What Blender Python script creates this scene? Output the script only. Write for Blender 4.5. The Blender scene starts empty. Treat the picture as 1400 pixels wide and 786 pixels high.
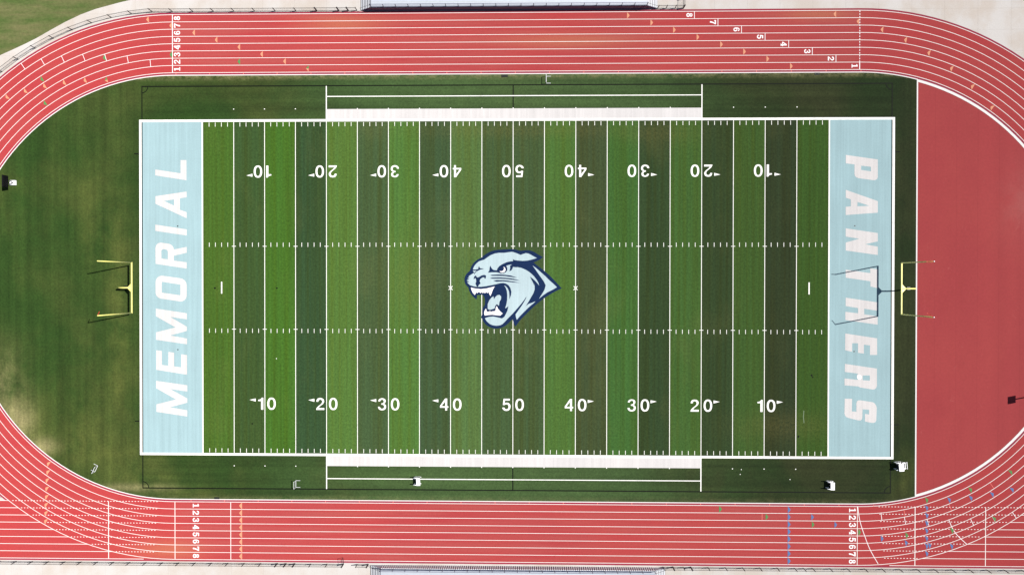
import bpy, bmesh, math, random
from mathutils import Vector, Matrix, Euler
from mathutils.geometry import tessellate_polygon

random.seed(7)
SC = bpy.context.scene
COL = SC.collection
PI = math.pi

# ------------------------------------------------------------------ camera
CAM_LOC = Vector((2.5155, 0.994, 118.62))
CAM_ROT = Euler((-0.0076582, 0.0224216, 0.00099766), 'XYZ')
FOC = 1108.56                       # focal length in pixels of a 1400 px wide picture
cd = bpy.data.cameras.new('camera')
cam = bpy.data.objects.new('camera', cd)
COL.objects.link(cam)
cam.location = CAM_LOC
cam.rotation_euler = CAM_ROT
cd.sensor_fit = 'HORIZONTAL'
cd.sensor_width = 36.0
cd.lens = FOC / 1400 * 36.0
cd.clip_start = 1.0
cd.clip_end = 2000
SC.camera = cam

# ------------------------------------------------------------------ light
SUN_VEC = Vector((0.6575, 0.130, 1.0))       # towards the sun
el = math.atan2(1.0, math.hypot(SUN_VEC.x, SUN_VEC.y))
az = math.atan2(SUN_VEC.x, SUN_VEC.y)
W = bpy.data.worlds.new('World')
SC.world = W
W.use_nodes = True
wn = W.node_tree
bg = wn.nodes['Background']
sky = wn.nodes.new('ShaderNodeTexSky')
sky.sky_type = 'NISHITA'
sky.sun_disc = False
sky.sun_elevation = el
sky.sun_rotation = az
sky.altitude = 200
wn.links.new(sky.outputs[0], bg.inputs[0])
bg.inputs[1].default_value = 0.05
sl = bpy.data.lights.new('sun', 'SUN')
sl.energy = 5.0
sl.angle = math.radians(0.5)
sl.color = (1.0, 0.965, 0.91)
so = bpy.data.objects.new('sun', sl)
COL.objects.link(so)
so.rotation_euler = SUN_VEC.to_track_quat('Z', 'Y').to_euler()
so.location = (60, 12, 120)
SC.view_settings.view_transform = 'Standard'
SC.view_settings.look = 'None'
SC.view_settings.exposure = 0.70
SC.view_settings.gamma = 1.0

# ------------------------------------------------------------------ helpers
RM = CAM_ROT.to_matrix()


def at(px, py, h=0.0):
    """ground point (metres) seen at a pixel of the 1400 x 786 photograph"""
    d = RM @ Vector((px - 700.0, 393.0 - py, -FOC))
    t = (h - CAM_LOC.z) / d.z
    p = CAM_LOC + d * t
    return (p.x, p.y)


def lin(c):
    c = c / 255.0
    return c / 12.92 if c <= 0.04045 else ((c + 0.055) / 1.055) ** 2.4


def srgb(r, g, b, k=1.0):
    return (lin(r) * k, lin(g) * k, lin(b) * k, 1.0)


def link(name, me, mat, parent=None):
    o = bpy.data.objects.new(name, me)
    COL.objects.link(o)
    if mat is not None and not me.materials:
        me.materials.append(mat)
    if parent is not None:
        o.parent = parent
    return o


def bm_obj(name, bm, mat, parent=None, smooth=False):
    me = bpy.data.meshes.new(name)
    bm.to_mesh(me)
    bm.free()
    if smooth:
        for p in me.polygons:
            p.use_smooth = True
    return link(name, me, mat, parent)


def tag(o, label=None, cat=None, group=None, kind=None):
    if label: o['label'] = label
    if cat: o['category'] = cat
    if group: o['group'] = group
    if kind: o['kind'] = kind
    return o


def empty(name, loc=(0, 0, 0), rz=0.0):
    o = bpy.data.objects.new(name, None)
    COL.objects.link(o)
    o.location = loc
    o.rotation_euler = (0, 0, rz)
    o.empty_display_size = 0.3
    return o


def poly_fill(bm, loops, z):
    """fill outer loop + holes as an upward facing flat sheet"""
    vl = [[Vector((p[0], p[1], 0)) for p in lp] for lp in loops]
    tris = tessellate_polygon(vl)
    flat = [v for lp in vl for v in lp]
    bv = [bm.verts.new((v.x, v.y, z)) for v in flat]
    for t in tris:
        a, b, c = (flat[i] for i in t)
        cr = (b - a).cross(c - a).z
        if abs(cr) < 1e-10:
            continue
        idx = t if cr > 0 else (t[0], t[2], t[1])
        try:
            bm.faces.new([bv[i] for i in idx])
        except ValueError:
            pass


def flat(name, loops, z, mat, parent=None):
    bm = bmesh.new()
    poly_fill(bm, loops, z)
    return bm_obj(name, bm, mat, parent)


def rect_bm(bm, x0, y0, x1, y1, z):
    v = [bm.verts.new(p) for p in ((x0, y0, z), (x1, y0, z), (x1, y1, z), (x0, y1, z))]
    bm.faces.new(v)


def rect(name, x0, y0, x1, y1, z, mat, parent=None):
    bm = bmesh.new()
    rect_bm(bm, min(x0, x1), min(y0, y1), max(x0, x1), max(y0, y1), z)
    return bm_obj(name, bm, mat, parent)


def strip_bm(bm, pts, w, z):
    """flat ribbon of width w along points"""
    n = len(pts)
    L = []
    for i in range(n):
        a = pts[max(0, i - 1)]
        b = pts[min(n - 1, i + 1)]
        d = Vector((b[0] - a[0], b[1] - a[1])).normalized()
        nx, ny = -d.y * w / 2, d.x * w / 2
        p = pts[i]
        L.append((bm.verts.new((p[0] - nx, p[1] - ny, z)), bm.verts.new((p[0] + nx, p[1] + ny, z))))
    for i in range(n - 1):
        bm.faces.new((L[i][0], L[i + 1][0], L[i + 1][1], L[i][1]))


def strip(name, pts, w, z, mat, parent=None):
    bm = bmesh.new()
    strip_bm(bm, pts, w, z)
    return bm_obj(name, bm, mat, parent)


def box_bm(bm, c, s, rot=None):
    r = bmesh.ops.create_cube(bm, size=1.0)
    M = Matrix.Translation(c) @ (rot.to_4x4() if rot is not None else Matrix.Identity(4)) @ Matrix.Diagonal((s[0], s[1], s[2], 1))
    bmesh.ops.transform(bm, matrix=M, verts=r['verts'])


def bevel_box_bm(bm, c, s, bev=0.02, rot=None):
    t = bmesh.new()
    bmesh.ops.create_cube(t, size=1.0)
    bmesh.ops.transform(t, matrix=Matrix.Diagonal((s[0], s[1], s[2], 1)), verts=t.verts)
    bmesh.ops.bevel(t, geom=t.edges[:], offset=bev, segments=2, affect='EDGES', profile=0.5)
    M = Matrix.Translation(c) @ (rot.to_4x4() if rot is not None else Matrix.Identity(4))
    bmesh.ops.transform(t, matrix=M, verts=t.verts)
    me = bpy.data.meshes.new('tmp')
    t.to_mesh(me)
    t.free()
    bm.from_mesh(me)
    bpy.data.meshes.remove(me)


def tube_bm(bm, pts, r, seg=8, caps=True):
    pts = [Vector(p) for p in pts]
    rings = []
    n = len(pts)
    prev = None
    for i, p in enumerate(pts):
        d = (pts[min(i + 1, n - 1)] - pts[max(i - 1, 0)]).normalized()
        up = Vector((0, 0, 1)) if abs(d.z) < 0.9 else Vector((1, 0, 0))
        if prev is not None:
            up = prev
        a = d.cross(up)
        if a.length < 1e-5:
            a = d.cross(Vector((0, 1, 0)))
        a.normalize()
        b = a.cross(d).normalized()
        prev = b
        rr = r[i] if isinstance(r, (list, tuple)) else r
        rings.append([bm.verts.new(p + a * math.cos(2 * PI * k / seg) * rr + b * math.sin(2 * PI * k / seg) * rr) for k in range(seg)])
    for i in range(n - 1):
        for k in range(seg):
            bm.faces.new((rings[i][k], rings[i][(k + 1) % seg], rings[i + 1][(k + 1) % seg], rings[i + 1][k]))
    if caps:
        bm.faces.new(rings[0][::-1])
        bm.faces.new(rings[-1])
    return rings


# ------------------------------------------------------------------ materials
class N:
    """small node-graph writer"""

    def __init__(self, name):
        self.m = bpy.data.materials.new(name)
        self.m.use_nodes = True
        self.t = self.m.node_tree
        self.b = self.t.nodes['Principled BSDF']
        self.co = self.t.nodes.new('ShaderNodeTexCoord')
        self.b.inputs['Specular IOR Level'].default_value = 0.2

    def set(self, sock, val):
        if hasattr(val, 'is_linked') or isinstance(val, bpy.types.NodeSocket):
            self.t.links.new(val, sock)
        else:
            sock.default_value = val

    def obj(self):
        return self.co.outputs['Object']

    def scale(self, sx, sy, sz=1.0, src=None):
        n = self.t.nodes.new('ShaderNodeVectorMath')
        n.operation = 'MULTIPLY'
        self.t.links.new(src or self.obj(), n.inputs[0])
        n.inputs[1].default_value = (sx, sy, sz)
        return n.outputs[0]

    def noise(self, vec, scale=1.0, detail=3.0, rough=0.55, dist=0.0):
        n = self.t.nodes.new('ShaderNodeTexNoise')
        self.t.links.new(vec, n.inputs['Vector'])
        n.inputs['Scale'].default_value = scale
        n.inputs['Detail'].default_value = detail
        n.inputs['Roughness'].default_value = rough
        n.inputs['Distortion'].default_value = dist
        return n.outputs['Fac']

    def mapr(self, v, a, b, c=0.0, d=1.0, smooth=False):
        n = self.t.nodes.new('ShaderNodeMapRange')
        n.interpolation_type = 'SMOOTHSTEP' if smooth else 'LINEAR'
        self.t.links.new(v, n.inputs['Value'])
        for k, x in zip(('From Min', 'From Max', 'To Min', 'To Max'), (a, b, c, d)):
            n.inputs[k].default_value = x
        return n.outputs[0]

    def math(self, op, a, b=0.0, clamp=False):
        n = self.t.nodes.new('ShaderNodeMath')
        n.operation = op
        n.use_clamp = clamp
        self.set(n.inputs[0], a)
        self.set(n.inputs[1], b)
        return n.outputs[0]

    def mix(self, f, a, b, mode='MIX'):
        n = self.t.nodes.new('ShaderNodeMix')
        n.data_type = 'RGBA'
        n.blend_type = mode
        n.clamp_factor = True
        self.set(n.inputs[0], f)
        self.set(n.inputs[6], a)
        self.set(n.inputs[7], b)
        return n.outputs[2]

    def gray(self, v):
        n = self.t.nodes.new('ShaderNodeCombineColor')
        for i in range(3):
            self.t.links.new(v, n.inputs[i])
        return n.outputs[0]

    def sep(self, v=None):
        n = self.t.nodes.new('ShaderNodeSeparateXYZ')
        self.t.links.new(v or self.obj(), n.inputs[0])
        return n.outputs

    def objinfo(self):
        return self.t.nodes.new('ShaderNodeObjectInfo').outputs

    def bump(self, h, strength=0.3, dist=0.02):
        n = self.t.nodes.new('ShaderNodeBump')
        self.t.links.new(h, n.inputs['Height'])
        n.inputs['Strength'].default_value = strength
        n.inputs['Distance'].default_value = dist
        self.t.links.new(n.outputs[0], self.b.inputs['Normal'])

    def done(self, col, rough=0.8, spec=0.2, metal=0.0, drough=0.0):
        self.set(self.b.inputs['Base Color'], col)
        self.set(self.b.inputs['Roughness'], rough)
        self.b.inputs['Specular IOR Level'].default_value = spec
        self.b.inputs['Metallic'].default_value = metal
        self.b.inputs['Diffuse Roughness'].default_value = drough
        return self.m


def near(n, pts):
    """soft blobs of wear at given ground points (x, y, radius_x, radius_y)"""
    x, y, _ = n.sep()
    tot = None
    for (cx, cy, rx, ry) in pts:
        dx = n.math('DIVIDE', n.math('SUBTRACT', x, cx), rx)
        dy = n.math('DIVIDE', n.math('SUBTRACT', y, cy), ry)
        d = n.math('ADD', n.math('MULTIPLY', dx, dx), n.math('MULTIPLY', dy, dy))
        g = n.math('POWER', 2.718, n.math('MULTIPLY', d, -1.0))
        tot = g if tot is None else n.math('ADD', tot, g)
    return tot


def mat_turf(name, base=None):
    """mown natural grass of the playing field; the colour of each strip comes from the strip"""
    n = N(name)
    info = n.objinfo()
    col = info['Color'] if base is None else base
    streak = n.noise(n.scale(1.15, 0.012), 1.0, 4, 0.6)
    streak2 = n.noise(n.scale(3.2, 0.05), 1.0, 2, 0.5)
    patch = n.noise(n.scale(0.11, 0.07), 1.0, 4, 0.6)
    fine = n.noise(n.scale(3.4, 3.0), 1.0, 6, 0.85)
    yel = n.mix(1.0, col, srgb(255, 238, 210), 'MULTIPLY')
    c = n.mix(n.mapr(streak, 0.42, 0.62), col, yel)
    c = n.mix(n.mapr(patch, 0.52, 0.74, 0, 0.35, True), c, n.mix(0.30, col, srgb(150, 142, 82, 0.5)))
    v = n.math('MULTIPLY', n.mapr(fine, 0.32, 0.68, 0.62, 1.38), n.mapr(streak2, 0.3, 0.7, 0.88, 1.12))
    c = n.mix(1.0, c, n.gray(v), 'MULTIPLY')
    wear = n.math('MULTIPLY', near(n, [(22, 22.5, 5, 1.8), (1, 23, 16, 1.1), (-15, 1, 4, 6), (40, -20, 8, 2)]), n.mapr(fine, 0.35, 0.7))
    c = n.mix(n.math('MULTIPLY', wear, 0.35), c, srgb(140, 125, 70, 0.55))
    n.bump(n.noise(n.scale(9, 9), 1.0, 4, 0.7), 0.6, 0.05)
    return n.done(c, 0.9, 0.12, 0, 1.0)


def mat_infield():
    n = N('infield grass')
    x, y, _ = n.sep()
    big = n.noise(n.scale(0.055, 0.05), 1.0, 5, 0.6, 0.3)
    side_shade = n.math('ADD', n.mapr(x, -75, 60, 0.0, 1.0), n.mapr(big, 0.35, 0.65, -0.16, 0.16), True)  # left-to-right light falloff painted in as a blend of two greens
    lit_green = n.mix(n.mapr(big, 0.42, 0.74, 0, 1, True), srgb(53, 82, 33, 0.47), srgb(86, 102, 46, 0.48))
    shade_green = n.mix(n.mapr(big, 0.38, 0.66, 0, 1, True), srgb(46, 63, 33, 0.45), srgb(66, 74, 42, 0.46))
    c = n.mix(side_shade, lit_green, shade_green)
    # lens vignetting painted into the colour: grass lightened towards midfield
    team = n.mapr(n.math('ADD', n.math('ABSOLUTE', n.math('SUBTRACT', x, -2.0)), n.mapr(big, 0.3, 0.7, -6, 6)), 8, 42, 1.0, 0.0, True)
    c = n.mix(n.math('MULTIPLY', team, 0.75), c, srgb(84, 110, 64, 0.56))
    dry = n.noise(n.scale(0.16, 0.11), 1.0, 5, 0.65)
    dmask = near(n, [(-76, -15, 4.5, 6), (-72.5, -20, 4, 4), (-67, -24.5, 5, 2.2), (-57, -28.5, 8, 1.4), (-48, -30.4, 7, 0.7),
                     (-58.5, 4, 2.2, 16), (-62.5, 10, 1.8, 9), (-58, -12, 2.5, 8), (-56, -25, 8, 3), (56.5, -27, 2, 4), (-64, -20, 3, 5)])
    sand = n.math('MULTIPLY', near(n, [(-77, -14.5, 3.5, 4.5), (-73.5, -19.5, 2.2, 2.6), (-69.5, -23.6, 2.0, 1.2), (-56, -29.6, 5, 0.6)]), n.mapr(dry, 0.3, 0.62))
    dm = n.math('MULTIPLY', dmask, n.mapr(dry, 0.34, 0.66), True)
    c = n.mix(n.math('MULTIPLY', dm, 0.55), c, srgb(118, 124, 62, 0.47))
    c = n.mix(n.math('MULTIPLY', sand, 0.8, True), c, srgb(176, 166, 118, 0.52))
    # worn, straw coloured edge along the kerb of the home straight
    edge = n.mapr(n.math('ABSOLUTE', y), 30.2, 31.1, 0, 1, True)
    patchy = n.noise(n.scale(0.9, 1.6), 1.0, 5, 0.75)
    side = n.mapr(y, -5, 5, 0.35, 1.0)
    em = n.math('MULTIPLY', n.math('MULTIPLY', edge, n.mapr(patchy, 0.36, 0.62)), side)
    c = n.mix(n.math('MULTIPLY', em, 0.8), c, srgb(150, 146, 102, 0.5))
    rows_v = n.noise(n.scale(0.9, 0.02), 1.0, 3, 0.6)
    rows_h = n.noise(n.scale(0.02, 0.9), 1.0, 3, 0.6)
    ends = n.mapr(n.math('ABSOLUTE', x), 54.0, 56.0)
    rows = n.math('ADD', n.math('MULTIPLY', rows_v, ends), n.math('MULTIPLY', rows_h, n.math('SUBTRACT', 1.0, ends)))
    fine = n.noise(n.scale(3.2, 3.0), 1.0, 6, 0.85)
    clump = n.noise(n.scale(0.55, 0.45), 1.0, 5, 0.7)
    c = n.mix(1.0, c, n.gray(n.mapr(clump, 0.3, 0.7, 0.88, 1.14)), 'MULTIPLY')
    v = n.math('MULTIPLY', n.mapr(fine, 0.32, 0.68, 0.64, 1.36), n.mapr(rows, 0.3, 0.7, 0.78, 1.22))
    c = n.mix(1.0, c, n.gray(v), 'MULTIPLY')
    n.bump(n.noise(n.scale(8, 8), 1.0, 4, 0.7), 0.6, 0.05)
    return n.done(c, 0.9, 0.12, 0, 1.0)


def mat_lawn():
    n = N('rough lawn')
    a = n.noise(n.scale(0.12, 0.55), 1.0, 5, 0.65)
    f = n.noise(n.scale(2.0, 2.6), 1.0, 6, 0.72)
    c = n.mix(n.mapr(a, 0.38, 0.64), srgb(96, 117, 62, 0.49), srgb(130, 130, 86, 0.49))
    c = n.mix(1.0, c, n.gray(n.mapr(f, 0.3, 0.7, 0.78, 1.22)), 'MULTIPLY')
    n.bump(f, 0.5, 0.05)
    return n.done(c, 0.95, 0.1, 0, 1.0)


def mat_track(name, base, edge=0.0):
    n = N(name)
    big = n.noise(n.scale(0.05, 0.07), 1.0, 5, 0.6)
    run = n.noise(n.scale(0.05, 0.8), 1.0, 3, 0.6)
    fine = n.noise(n.scale(4, 4), 1.0, 5, 0.7)
    c = n.mix(n.mapr(big, 0.36, 0.66, 0, 0.55, True), base, n.mix(1.0, base, (1.18, 1.02, 0.92, 1), 'MULTIPLY'))
    c = n.mix(n.mapr(run, 0.36, 0.66, 0, 0.35), c, n.mix(0.3, base, srgb(205, 130, 110, 0.5)))
    x, y, _ = n.sep()
    lane = n.math('FRACT', n.math('DIVIDE', n.math('SUBTRACT', n.math('ABSOLUTE', y), 31.62), 1.067))
    mid = n.math('MULTIPLY', n.math('SUBTRACT', 1.0, n.math('ABSOLUTE', n.math('SUBTRACT', n.math('MULTIPLY', lane, 2.0), 1.0))), n.mapr(n.math('ABSOLUTE', x), 49, 51, 1.0, 0.0), True)
    c = n.mix(n.math('MULTIPLY', mid, n.mapr(run, 0.35, 0.65, 0.05, 0.4)), c, n.mix(0.45, base, srgb(205, 150, 135, 0.5)))
    spot = n.noise(n.scale(0.5, 0.7), 1.0, 6, 0.75, 0.6)
    c = n.mix(n.mapr(spot, 0.60, 0.76, 0, 0.35), c, n.mix(1.0, base, (0.72, 0.66, 0.7, 1), 'MULTIPLY'))
    st = near(n, [(-25, 38.6, 6, 1.1), (-51, -38.8, 5, 1.4), (44, 39.6, 5, 0.8), (8, 36, 10, 1.0)])
    wet = near(n, [(-74, 33.6, 1.9, 1.5), (-72.5, 36.0, 1.3, 1.0)])
    c = n.mix(n.math('MULTIPLY', wet, 0.7, True), c, n.mix(1.0, base, (0.86, 0.5, 0.6, 1), 'MULTIPLY'))
    c = n.mix(n.math('MULTIPLY', st, 0.32), c, srgb(216, 160, 112, 0.55))
    c = n.mix(1.0, c, n.gray(n.mapr(fine, 0.3, 0.7, 0.90, 1.10)), 'MULTIPLY')
    n.bump(fine, 0.25, 0.01)
    return n.done(c, 0.85, 0.15, 0, 0.9)


def mat_dzone():
    n = N('red polyurethane')
    base = srgb(172, 67, 69, 0.68)
    big = n.noise(n.scale(0.10, 0.07), 1.0, 5, 0.6)
    cl = n.noise(n.scale(0.35, 0.25), 1.0, 5, 0.62)
    fine = n.noise(n.scale(3, 3), 1.0, 5, 0.7)
    c = n.mix(n.mapr(big, 0.38, 0.64, 0, 0.7, True), base, srgb(176, 72, 71, 0.69))
    c = n.mix(n.mapr(cl, 0.5, 0.75, 0, 0.3, True), c, srgb(164, 62, 63, 0.67))
    x, y, _ = n.sep()
    fr = n.math('FRACT', n.math('DIVIDE', n.math('ADD', x, n.math('MULTIPLY', cl, 0.08)), 3.05))
    seam = n.math('LESS_THAN', fr, 0.022)
    c = n.mix(n.math('MULTIPLY', seam, 0.22), c, srgb(140, 44, 50, 0.66))
    pour = n.noise(n.scale(0.33, 0.004), 1.0, 1, 0.5)
    c = n.mix(1.0, c, n.gray(n.mapr(pour, 0.3, 0.7, 0.965, 1.03)), 'MULTIPLY')
    sc = n.noise(n.scale(0.9, 0.35), 1.0, 6, 0.8, 1.5)
    c = n.mix(n.mapr(sc, 0.62, 0.74, 0, 0.4), c, srgb(205, 120, 112, 0.66))
    pale = n.math('MULTIPLY', near(n, [(75, 12, 4, 5)]), n.mapr(cl, 0.35, 0.6))
    c = n.mix(n.math('MULTIPLY', pale, 0.25), c, srgb(205, 140, 130, 0.66))
    c = n.mix(1.0, c, n.gray(n.mapr(fine, 0.3, 0.7, 0.93, 1.07)), 'MULTIPLY')
    n.bump(fine, 0.2, 0.01)
    return n.done(c, 0.85, 0.15, 0, 0.9)


def mat_concrete(name, base, rnd=True):
    n = N(name)
    geo = n.t.nodes.new('ShaderNodeNewGeometry').outputs['Position']
    n.obj = lambda: geo
    big = n.noise(n.scale(0.22, 0.18), 1.0, 5, 0.6)
    fine = n.noise(n.scale(5, 5), 1.0, 6, 0.72)
    c = n.mix(n.mapr(big, 0.35, 0.65, 0, 1, True), base, n.mix(1.0, base, srgb(245, 238, 231), 'MULTIPLY'))
    c = n.mix(1.0, c, n.gray(n.mapr(fine, 0.3, 0.7, 0.95, 1.05)), 'MULTIPLY')
    if rnd:
        c = n.mix(1.0, c, n.gray(n.mapr(n.objinfo()['Random'], 0, 1, 0.985, 1.01)), 'MULTIPLY')
    n.bump(fine, 0.15, 0.01)
    return n.done(c, 0.9, 0.2, 0, 0.5)


def mat_paint(name, base, var=0.06, wear=None, wear_amt=0.3, rough=0.8, streaky=False):
    n = N(name)
    f = n.noise(n.scale(3.5, 3.5), 1.0, 5, 0.7)
    c = base
    if wear is not None:
        w = n.noise(n.scale(1.2, 1.2), 1.0, 6, 0.75)
        c = n.mix(n.mapr(w, 0.52, 0.75, 0, wear_amt), base, wear)
    if streaky:
        s = n.noise(n.scale(2.4, 0.06), 1.0, 3, 0.6)
        b = n.noise(n.scale(0.15, 0.15), 1.0, 3, 0.6)
        g = n.math('MULTIPLY', n.mapr(s, 0.3, 0.7, 0.93, 1.07), n.mapr(b, 0.3, 0.7, 0.96, 1.04))
        c = n.mix(1.0, c, n.gray(g), 'MULTIPLY')
    c = n.mix(1.0, c, n.gray(n.mapr(f, 0.3, 0.7, 1 - var, 1 + var)), 'MULTIPLY')
    return n.done(c, rough, 0.15, 0, 0.6)


def mat_metal(name, base, rough=0.45, metal=0.0, spec=0.4):
    n = N(name)
    f = n.noise(n.scale(4, 4, 4), 1.0, 4, 0.6)
    c = n.mix(1.0, base, n.gray(n.mapr(f, 0.3, 0.7, 0.92, 1.06)), 'MULTIPLY')
    return n.done(c, rough, spec, metal)


M_TURF = mat_turf('mown turf')
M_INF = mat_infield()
M_LAWN = mat_lawn()
M_TRACK = mat_track('red track rubber', srgb(206, 75, 79, 0.48))
M_MARGIN = mat_track('dark red track margin', srgb(186, 62, 92, 0.46))
M_DZ = mat_dzone()
M_CONC = mat_concrete('pale concrete', srgb(227, 222, 218, 0.55))
M_GROUND = mat_concrete('concrete joint bed', srgb(205, 198, 192, 0.50), False)
M_WHITE = mat_paint('white field paint', (0.68, 0.67, 0.645, 1), 0.07, srgb(140, 150, 120, 0.6), 0.35)
M_TEAM = mat_paint('white team box paint', (0.465, 0.446, 0.441, 1), 0.035, None, streaky=True)
M_LETTER = mat_paint('white letter paint', (0.465, 0.446, 0.441, 1), 0.035, None, streaky=True)
M_EZ = mat_paint('light blue turf paint', srgb(177, 208, 214, 0.535), 0.04, None, streaky=True)
M_LANE = mat_paint('white lane paint', (0.60, 0.575, 0.55, 1), 0.06, srgb(200, 150, 140, 0.7), 0.3)
M_NUM = mat_paint('white stencil paint', (0.64, 0.62, 0.62, 1), 0.04)
M_KERB = mat_paint('white kerb', (0.56, 0.54, 0.53, 1), 0.05)
M_PEACH = mat_paint('peach paint', srgb(240, 168, 134, 0.56), 0.05)
M_GREEN = mat_paint('green paint', srgb(104, 168, 100, 0.50), 0.06)
M_BLUE = mat_paint('blue paint', srgb(108, 142, 196, 0.52), 0.06)
M_PINK = mat_paint('faded orange paint', srgb(240, 130, 120, 0.66), 0.06)
M_SOCCER = mat_paint('dark line paint', srgb(14, 22, 8, 0.6), 0.2)
M_SMEAR = mat_paint('faded white smear', srgb(150, 170, 140, 0.5), 0.1)
M_NAVY = mat_paint('navy turf paint', srgb(13, 50, 102, 0.40), 0.14, None, streaky=True)
M_ICE = mat_paint('pale blue turf paint', srgb(205, 226, 232, 0.53), 0.04, None, streaky=True)
M_TOOTH = mat_paint('bright white turf paint', (0.74, 0.71, 0.71, 1), 0.04)
M_YELLOW = mat_metal('yellow enamel', srgb(238, 231, 134, 0.75), 0.4)
M_RIBBON = mat_metal('red ribbon', srgb(190, 50, 40, 0.6), 0.7)
M_BLACK = mat_metal('black vinyl coating', (0.012, 0.012, 0.014, 1), 0.5)
M_WIRE = mat_metal('dark chain link wire', (0.05, 0.05, 0.055, 1), 0.5)
M_ALU = mat_metal('brushed aluminium', (0.36, 0.385, 0.43, 1), 0.5, 0.15, 0.4)
M_TREAD = mat_metal('pale stair tread', (0.42, 0.43, 0.46, 1), 0.55, 0.1, 0.3)
M_NAVYM = mat_metal('navy front panel', srgb(52, 54, 92, 0.7), 0.5)
M_SLAT = mat_metal('white picket', (0.72, 0.72, 0.74, 1), 0.5)
M_WHITEM = mat_metal('white powder coat', (0.80, 0.80, 0.82, 1), 0.5)
M_HURDLE = mat_metal('pale grey hurdle paint', (0.52, 0.53, 0.55, 1), 0.5)
M_DARK = mat_metal('dark navy padding', (0.014, 0.016, 0.028, 1), 0.6)
M_SCREEN = mat_metal('black display face', (0.004, 0.004, 0.005, 1), 0.6, 0.0, 0.1)

# ------------------------------------------------------------------ setting: ground, slabs, lawn
XS = 50.2            # half length of the straights
R_IN = 31.25         # kerb
R_L1 = 31.62         # inner line of lane 1
PITCH = 1.067
R_L8 = R_L1 + 8 * PITCH
R_OUT = 40.46


def arc(cx, r, a0, a1, n):
    return [(cx + r * math.cos(a0 + (a1 - a0) * i / n), r * math.sin(a0 + (a1 - a0) * i / n)) for i in range(n + 1)]


def stadium(r, n=72):
    return arc(XS, r, -PI / 2, PI / 2, n) + arc(-XS, r, PI / 2, 3 * PI / 2, n)


def sdist(x, y):
    dx = max(abs(x) - XS, 0.0)
    return math.hypot(dx, y)


ground = rect('ground', -400, -400, 400, 400, 0.0, M_GROUND)
tag(ground, kind='structure')

apron = empty('concrete_apron')
tag(apron, kind='structure')
slab_me = None
SW, SH, GAP = 4.72, 3.05, 0.018
bm = bmesh.new()
bmesh.ops.create_cube(bm, size=1.0)
bmesh.ops.transform(bm, matrix=Matrix.Diagonal((SW - GAP, SH - GAP, 0.10, 1)), verts=bm.verts)
slab_me = bpy.data.meshes.new('slab')
bm.to_mesh(slab_me)
bm.free()
slab_me.materials.append(M_CONC)
for sy in (1, -1):
    for j in range(6):
        for i in range(-18, 18):
            cx = (i + 0.5) * SW + 0.9
            cy = sy * (31.2 + (j + 0.5) * SH)
            far = max(sdist(cx + a * SW / 2, cy + b * SH / 2) for a in (-1, 1) for b in (-1, 1))
            if far < R_OUT + 0.05:
                continue
            if sy < 0 and max(abs(cy - SH / 2), abs(cy + SH / 2)) < 40.5 and not (cx < -70 or cx > 70):
                continue
            if abs(cy) > 46 or abs(cx) > 84:
                continue
            s = link('slab', slab_me, None, apron)
            s.location = (cx, cy, -0.046 + random.uniform(-0.0006, 0.0006))

lawn_edge = [(180, 0), (165, 3.5), (150, 7.5), (130, 13), (110, 20.5), (90, 30), (70, 41), (50, 52.5), (35, 60), (20, 67), (0, 76)]
lp = [at(*q) for q in lawn_edge]
lp = [(-54.0, 43.0), (-50, 44.2), (-46, 60), (-130, 60), (-130, 5), (-84, 27)] + [(-79, 32.2)] + lp[::-1]
lawn = flat('lawn', [lp], 0.016, M_LAWN)
tag(lawn, kind='structure')

# ------------------------------------------------------------------ infield and D-zone
DX = 58.4
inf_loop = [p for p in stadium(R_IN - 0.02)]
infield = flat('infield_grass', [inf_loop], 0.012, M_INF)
tag(infield, kind='structure')

dz_a = math.acos((DX - XS) / (R_IN - 0.0))
dz_loop = arc(XS, R_IN - 0.34, -dz_a * 1.0, dz_a, 60)
dz_loop = [(DX, dz_loop[0][1] - 0.0)] + [p for p in dz_loop if p[0] > DX] + [(DX, dz_loop[-1][1])]
dzone = flat('red_d_zone', [dz_loop], 0.018, M_DZ)
tag(dzone, kind='structure')
strip('white_border', [(DX, -30.15), (DX, 30.15)], 0.19, 0.024, M_KERB, dzone)
kb = arc(XS, R_IN - 0.14, -dz_a, dz_a, 60)
strip('white_kerb', kb, 0.36, 0.030, M_KERB, dzone)

# ------------------------------------------------------------------ running track
track = empty('running_track')
tag(track, kind='structure')


def ring(name, r0, r1, z, mat, parent):
    bm = bmesh.new()
    A, B = stadium(r0), stadium(r1)
    va = [bm.verts.new((p[0], p[1], z)) for p in A]
    vb = [bm.verts.new((p[0], p[1], z)) for p in B]
    n = len(va)
    for i in range(n):
        j = (i + 1) % n
        bm.faces.new((va[i], vb[i], vb[j], va[j]))
    return bm_obj(name, bm, mat, parent)


ZT = 0.022
ring('inner_margin', R_IN + 0.06, R_L1, ZT, M_MARGIN, track)
ring('track_surface', R_L1, R_L8, ZT, M_TRACK, track)
ring('outer_margin', R_L8, R_OUT, ZT, M_MARGIN, track)
# kerb line round the infield (the D-zone has its own wider kerb)
bm = bmesh.new()
A = stadium(R_IN)
ka = [p for p in arc(XS, R_IN, PI / 2 - (PI / 2 - dz_a), PI / 2, 20)]
path = arc(XS, R_IN, dz_a, PI / 2, 20) + arc(-XS, R_IN, PI / 2, 3 * PI / 2, 72) + arc(XS, R_IN, -PI / 2, -dz_a, 20)
strip_bm(bm, path, 0.13, 0.030)
bm_obj('kerb_line', bm, M_KERB, track)
ZL = 0.030
LW = 0.075
for k in range(9):
    r = R_L1 + k * PITCH
    w = 0.08 if k in (0, 8) else LW
    ring('lane_line', r - w / 2, r + w / 2, ZL, M_LANE, track)

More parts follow.
